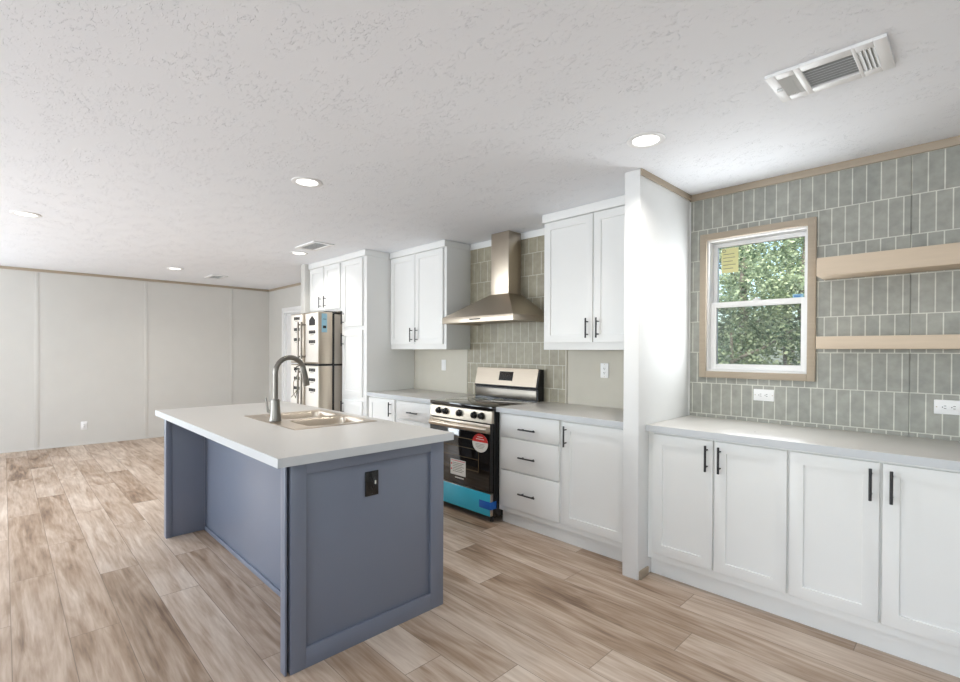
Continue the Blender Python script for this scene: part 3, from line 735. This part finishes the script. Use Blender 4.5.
# ------------------------------------------------------------------ outlets
def outlet(c, n, wide, label, plate=WHT, hole=DARKIN, kind='outlet', group='electrical outlets', slots=True):
    """wall plate at c facing n ('-y' or '+x'); wide: lying on its side"""
    t = thing('wall_outlet' if kind == 'outlet' else 'light_switch', c, label, kind, group)
    rot = Matrix.Rotation(math.radians(90), 4, 'Z') if n == '+x' else Matrix.Identity(4)
    if wide: rot = rot @ Matrix.Rotation(math.radians(90), 4, 'Y')
    def fin(q, nm, m, par):
        bmesh.ops.transform(q.bm, matrix=Matrix.Translation(c) @ rot, verts=q.bm.verts[:]); return q.build(nm, m, par)
    fin(MB().box(-.036, .036, -.0065, 0, -.058, .058, .003), 'plate', plate, t)
    if not slots:
        fin(MB().box(-.017, .017, -.009, -.006, -.034, .034, .001), 'rocker', plate, t); return t
    f = fin(MB().box(-.017, .017, -.0085, -.006, -.034, .034, .001), 'receptacle', plate, t)
    q = MB()
    for z in (.017, -.017): q.box(-.0075, -.005, -.0090, -.0084, z-.004, z+.005).box(.005, .0075, -.0090, -.0084, z-.004, z+.005).cyl((0, -.0084, z-.009), (0, -.0090, z-.009), .0025, seg=10)
    fin(q, 'slot', hole, f)
    for z in (.048, -.048): fin(MB().cyl((0, -.006, z), (0, -.0072, z), .003, seg=12), 'screw', hole if plate is not WHT else STEEL, t)
    return t
outlet((-.930, W, 1.085), '-y', True, 'white sideways outlet on the tile directly below the window')
outlet((-.095, W, 1.080), '-y', True, 'white sideways outlet on the tile at the right edge, under the lower shelf')
outlet((-2.056, W, 1.203), '-y', False, 'white upright outlet on the plain wall right of the range')
outlet((-4.018, W, 1.200), '-y', False, 'white upright switch plate on the plain wall left of the range', kind='switch', slots=False, group='switch plates')
outlet((XF, .818, .275), '+x', False, 'white outlet low on the far beige wall')
t = outlet((IX1-.014, 1.243, .726), '+x', False, 'black outlet on the end panel of the blue island', plate=BLK, hole=INK)
MB().box(IX1-.0055, IX1-.003, 1.256, 1.262, .722, .738).build('reset_label', PAPER, t)

# ------------------------------------------------------------------ ceiling lights
CANS = [(-1.187, 2.335, 'round recessed ceiling light nearest the divider wall'),
        (-3.006, 1.390, 'round recessed ceiling light above the island'),
        (-5.309, .133, 'round recessed ceiling light at the far left edge'),
        (-5.256, 2.340, 'round recessed ceiling light beside the vent near the refrigerator'),
        (-7.440, 1.629, 'farthest round recessed ceiling light, near the far wall')]
def can(x, y, label, first=[]):
    if not first:
        t = thing('ceiling_light', (x, y, ZC), label, 'ceiling light', 'recessed ceiling lights')
        b = bmesh.new(); seg = 40; rings = []
        for r, z in ((.094, 0), (.094, -.004), (.088, -.007), (.068, -.006), (.064, -.002)):
            rings.append([b.verts.new((x+r*math.cos(a), y+r*math.sin(a), ZC+z)) for a in [2*math.pi*k/seg for k in range(seg)]])
        for u, v in zip(rings, rings[1:]):
            for k in range(seg): b.faces.new((u[k], v[k], v[(k+1) % seg], u[(k+1) % seg]))
        q = MB(); q._merge(b); tr = q.build('trim_ring', WHT, t)
        ln = MB().lathe([(.0, 0), (.065, 0), (.065, -.003), (.0, -.0035)], (x, y, ZC), 40).build('lens', LENS, t)
        first.append((t, tr, ln))
    else:
        t0, tr, ln = first[0]
        t = t0.copy(); C.objects.link(t); t.location = (x, y, ZC); t['label'] = label
        for ch in (tr, ln): c = ch.copy(); C.objects.link(c); c.parent = t
    lamp('can_lamp', 'AREA', (x, y, ZC-.012), 6, (1, .96, .90), (0, 0, -1), shape='DISK', size=.12, spread=math.radians(140))
for a in CANS: can(*a)

# ------------------------------------------------------------------ ceiling vents
def vent(x0, x1, y0, y1, label, flip=False):
    t = thing('ceiling_vent', ((x0+x1)/2, (y0+y1)/2, ZC), label, 'vent', 'ceiling vents')
    z = ZC; d = .012; L = x1-x0; H = y1-y0
    s = [(.09*L, .25*L), (.31*L, .73*L), (.76*L, .90*L)] if not flip else [(.10*L, .90*L)]
    ya, yb = y0+.17*H, y1-.17*H
    m = MB(); cur = x0
    for a, b in s:
        m.box(cur, x0+a, y0, y1, z-d, z, .0015); cur = x0+b
        m.box(x0+a, x0+b, y0, ya, z-d, z, .0015); m.box(x0+a, x0+b, yb, y1, z-d, z, .0015)
    m.box(cur, x1, y0, y1, z-d, z, .0015)
    m.build('frame', WHT, t)
    MB().box(x0+.02, x1-.02, y0+.02, y1-.02, z-.003, z-.0005).build('backing', GRILLE, t)
    for i, (a, b) in enumerate(s):
        q = MB(); long_ = (i == 1) or flip
        if long_:
            n_ = 8
            for k in range(n_):
                y = ya+(k+.5)*(yb-ya)/n_
                q.box(-(b-a)/2, (b-a)/2, -.0065, .0065, -.0007, .0007, m=Matrix.Translation((x0+(a+b)/2, y, z-.007)) @ Matrix.Rotation(math.radians(24), 4, 'X'))
        else:
            n_ = 4
            for k in range(n_):
                x = x0+a+(k+.5)*(b-a)/n_
                q.box(-.008, .008, -(yb-ya)/2, (yb-ya)/2, -.0007, .0007, m=Matrix.Translation((x, (ya+yb)/2, z-.008)) @ Matrix.Rotation(math.radians(30 if i else -30), 4, 'Y'))
        q.build('louvre', SLATM, t)
    if not flip:
        MB().box(x0+.012, x0+.030, (y0+y1)/2-.006, (y0+y1)/2+.006, z-.020, z-d, .001).build('damper_lever', SLATM, t)
vent(-.590, -.222, 2.125, 2.378, 'white three-section ceiling vent nearest, above the window counter')
vent(-4.985, -4.560, 2.178, 2.400, 'white ceiling vent in front of the pantry top', True)
vent(-8.02, -7.63, 2.135, 2.345, 'small white ceiling vent farthest, near the far wall', True)

# ------------------------------------------------------------------ outdoors
m = MB(); m.box(-40, 40, W+.16, 60, -.75, -.7); o = struct('ground', m, GROUND)
def tree(x, y, h, cr, base_z, n, mt, label, seed, trunk_r=.09, lean=0, lsize=.062):
    rng = random.Random(seed)
    t = thing('tree', (x, y, -.7), label, 'tree', 'trees outside the window')
    top = Vector((x+lean, y, -.7+h))
    pts = [Vector((x, y, -.7)).lerp(top, k/5)+Vector((rng.uniform(-.06, .06), rng.uniform(-.06, .06), 0))*(k > 0) for k in range(6)]
    m = MB().tube(pts, [trunk_r*(1-.7*k/5) for k in range(6)], 10)
    for k in range(9):
        p = pts[0].lerp(pts[-1], rng.uniform(.25, .9)); a = rng.uniform(0, 6.28); L = cr*rng.uniform(.5, .95)
        m.tube([p, p+Vector((math.cos(a)*L*.5, math.sin(a)*L*.5, L*.25)), p+Vector((math.cos(a)*L, math.sin(a)*L, L*.6))], [.025, .016, .006], 6)
    m.build('trunk', BARK, t)
    vs, fs, tint = [], [], []
    cl = []
    for k in range(max(10, n//120)):
        while True:
            q = Vector((rng.uniform(-1, 1), rng.uniform(-1, 1), rng.uniform(-1, 1)))
            if q.length < 1: break
        cl.append((Vector((x+lean*.5+q.x*cr, y+q.y*cr, base_z+(h-.7-base_z)*(.5+.5*q.z))), rng.uniform(.14, .36), rng.random()))
    for k in range(n):
        c, r, tn = cl[rng.randrange(len(cl))]
        g = Vector((rng.gauss(0, .5), rng.gauss(0, .5), rng.gauss(0, .38)))*r
        p = c+g; a = Vector((rng.uniform(-1, 1), rng.uniform(-1, 1), rng.uniform(-.6, .4))).normalized()
        s_ = lsize*rng.uniform(.5, 1.1); sd = a.orthogonal(); sd.rotate(Matrix.Rotation(rng.uniform(0, 6.28), 3, a)); sd = sd.normalized()*s_*.32
        i = len(vs); vs += [p, p+a*s_*.5+sd, p+a*s_, p+a*s_*.5-sd]; fs.append((i, i+1, i+2, i+3)); tint.append(min(1, max(0, tn*.55+rng.random()**2*.7)))
    me = bpy.data.meshes.new('foliage'); me.from_pydata([v-t.location for v in vs], [], fs)
    at = me.attributes.new('leaf_tint', 'FLOAT', 'FACE'); at.data.foreach_set('value', tint); me.materials.append(mt)
    o = bpy.data.objects.new('foliage', me); C.objects.link(o); o.parent = t
tree(-2.9, 9.2, 5.6, 1.25, .9, 13000, LEAF1, 'slender grey-trunked leafy tree in the middle of the window view', 3, .10, .15)
tree(-1.55, 7.6, 4.6, 1.0, .1, 15000, LEAF1, 'bright leafy tree filling the right side of the window view', 5, .07, -.1)
tree(-3.1, 7.4, 2.9, .95, -.5, 9000, LEAF2, 'low bushy tree at the lower left of the window view', 8, .06)
tree(-2.2, 6.6, 2.3, .85, -.6, 11000, LEAF1, 'low leafy shrubby tree at the bottom centre of the window view', 12, .05)
tree(-4.6, 12.0, 6.5, 1.7, .8, 9000, LEAF2, 'tall dark tree at the left of the window view, farther back', 17, .14)
tree(-3.3, 14.0, 7.5, 2.0, .6, 10000, LEAF2, 'tall deep green tree behind the slender trunk', 21, .15, lsize=.12)
tree(-1.4, 12.5, 7.0, 1.9, .4, 9000, LEAF2, 'tall deep green tree farther back at the right of the window view', 23, .13, lsize=.12)
tree(-6.5, 17.0, 6.5, 2.4, .2, 8000, LEAF2, 'distant dark tree farthest left behind the window glass', 29, .16, lsize=.2)
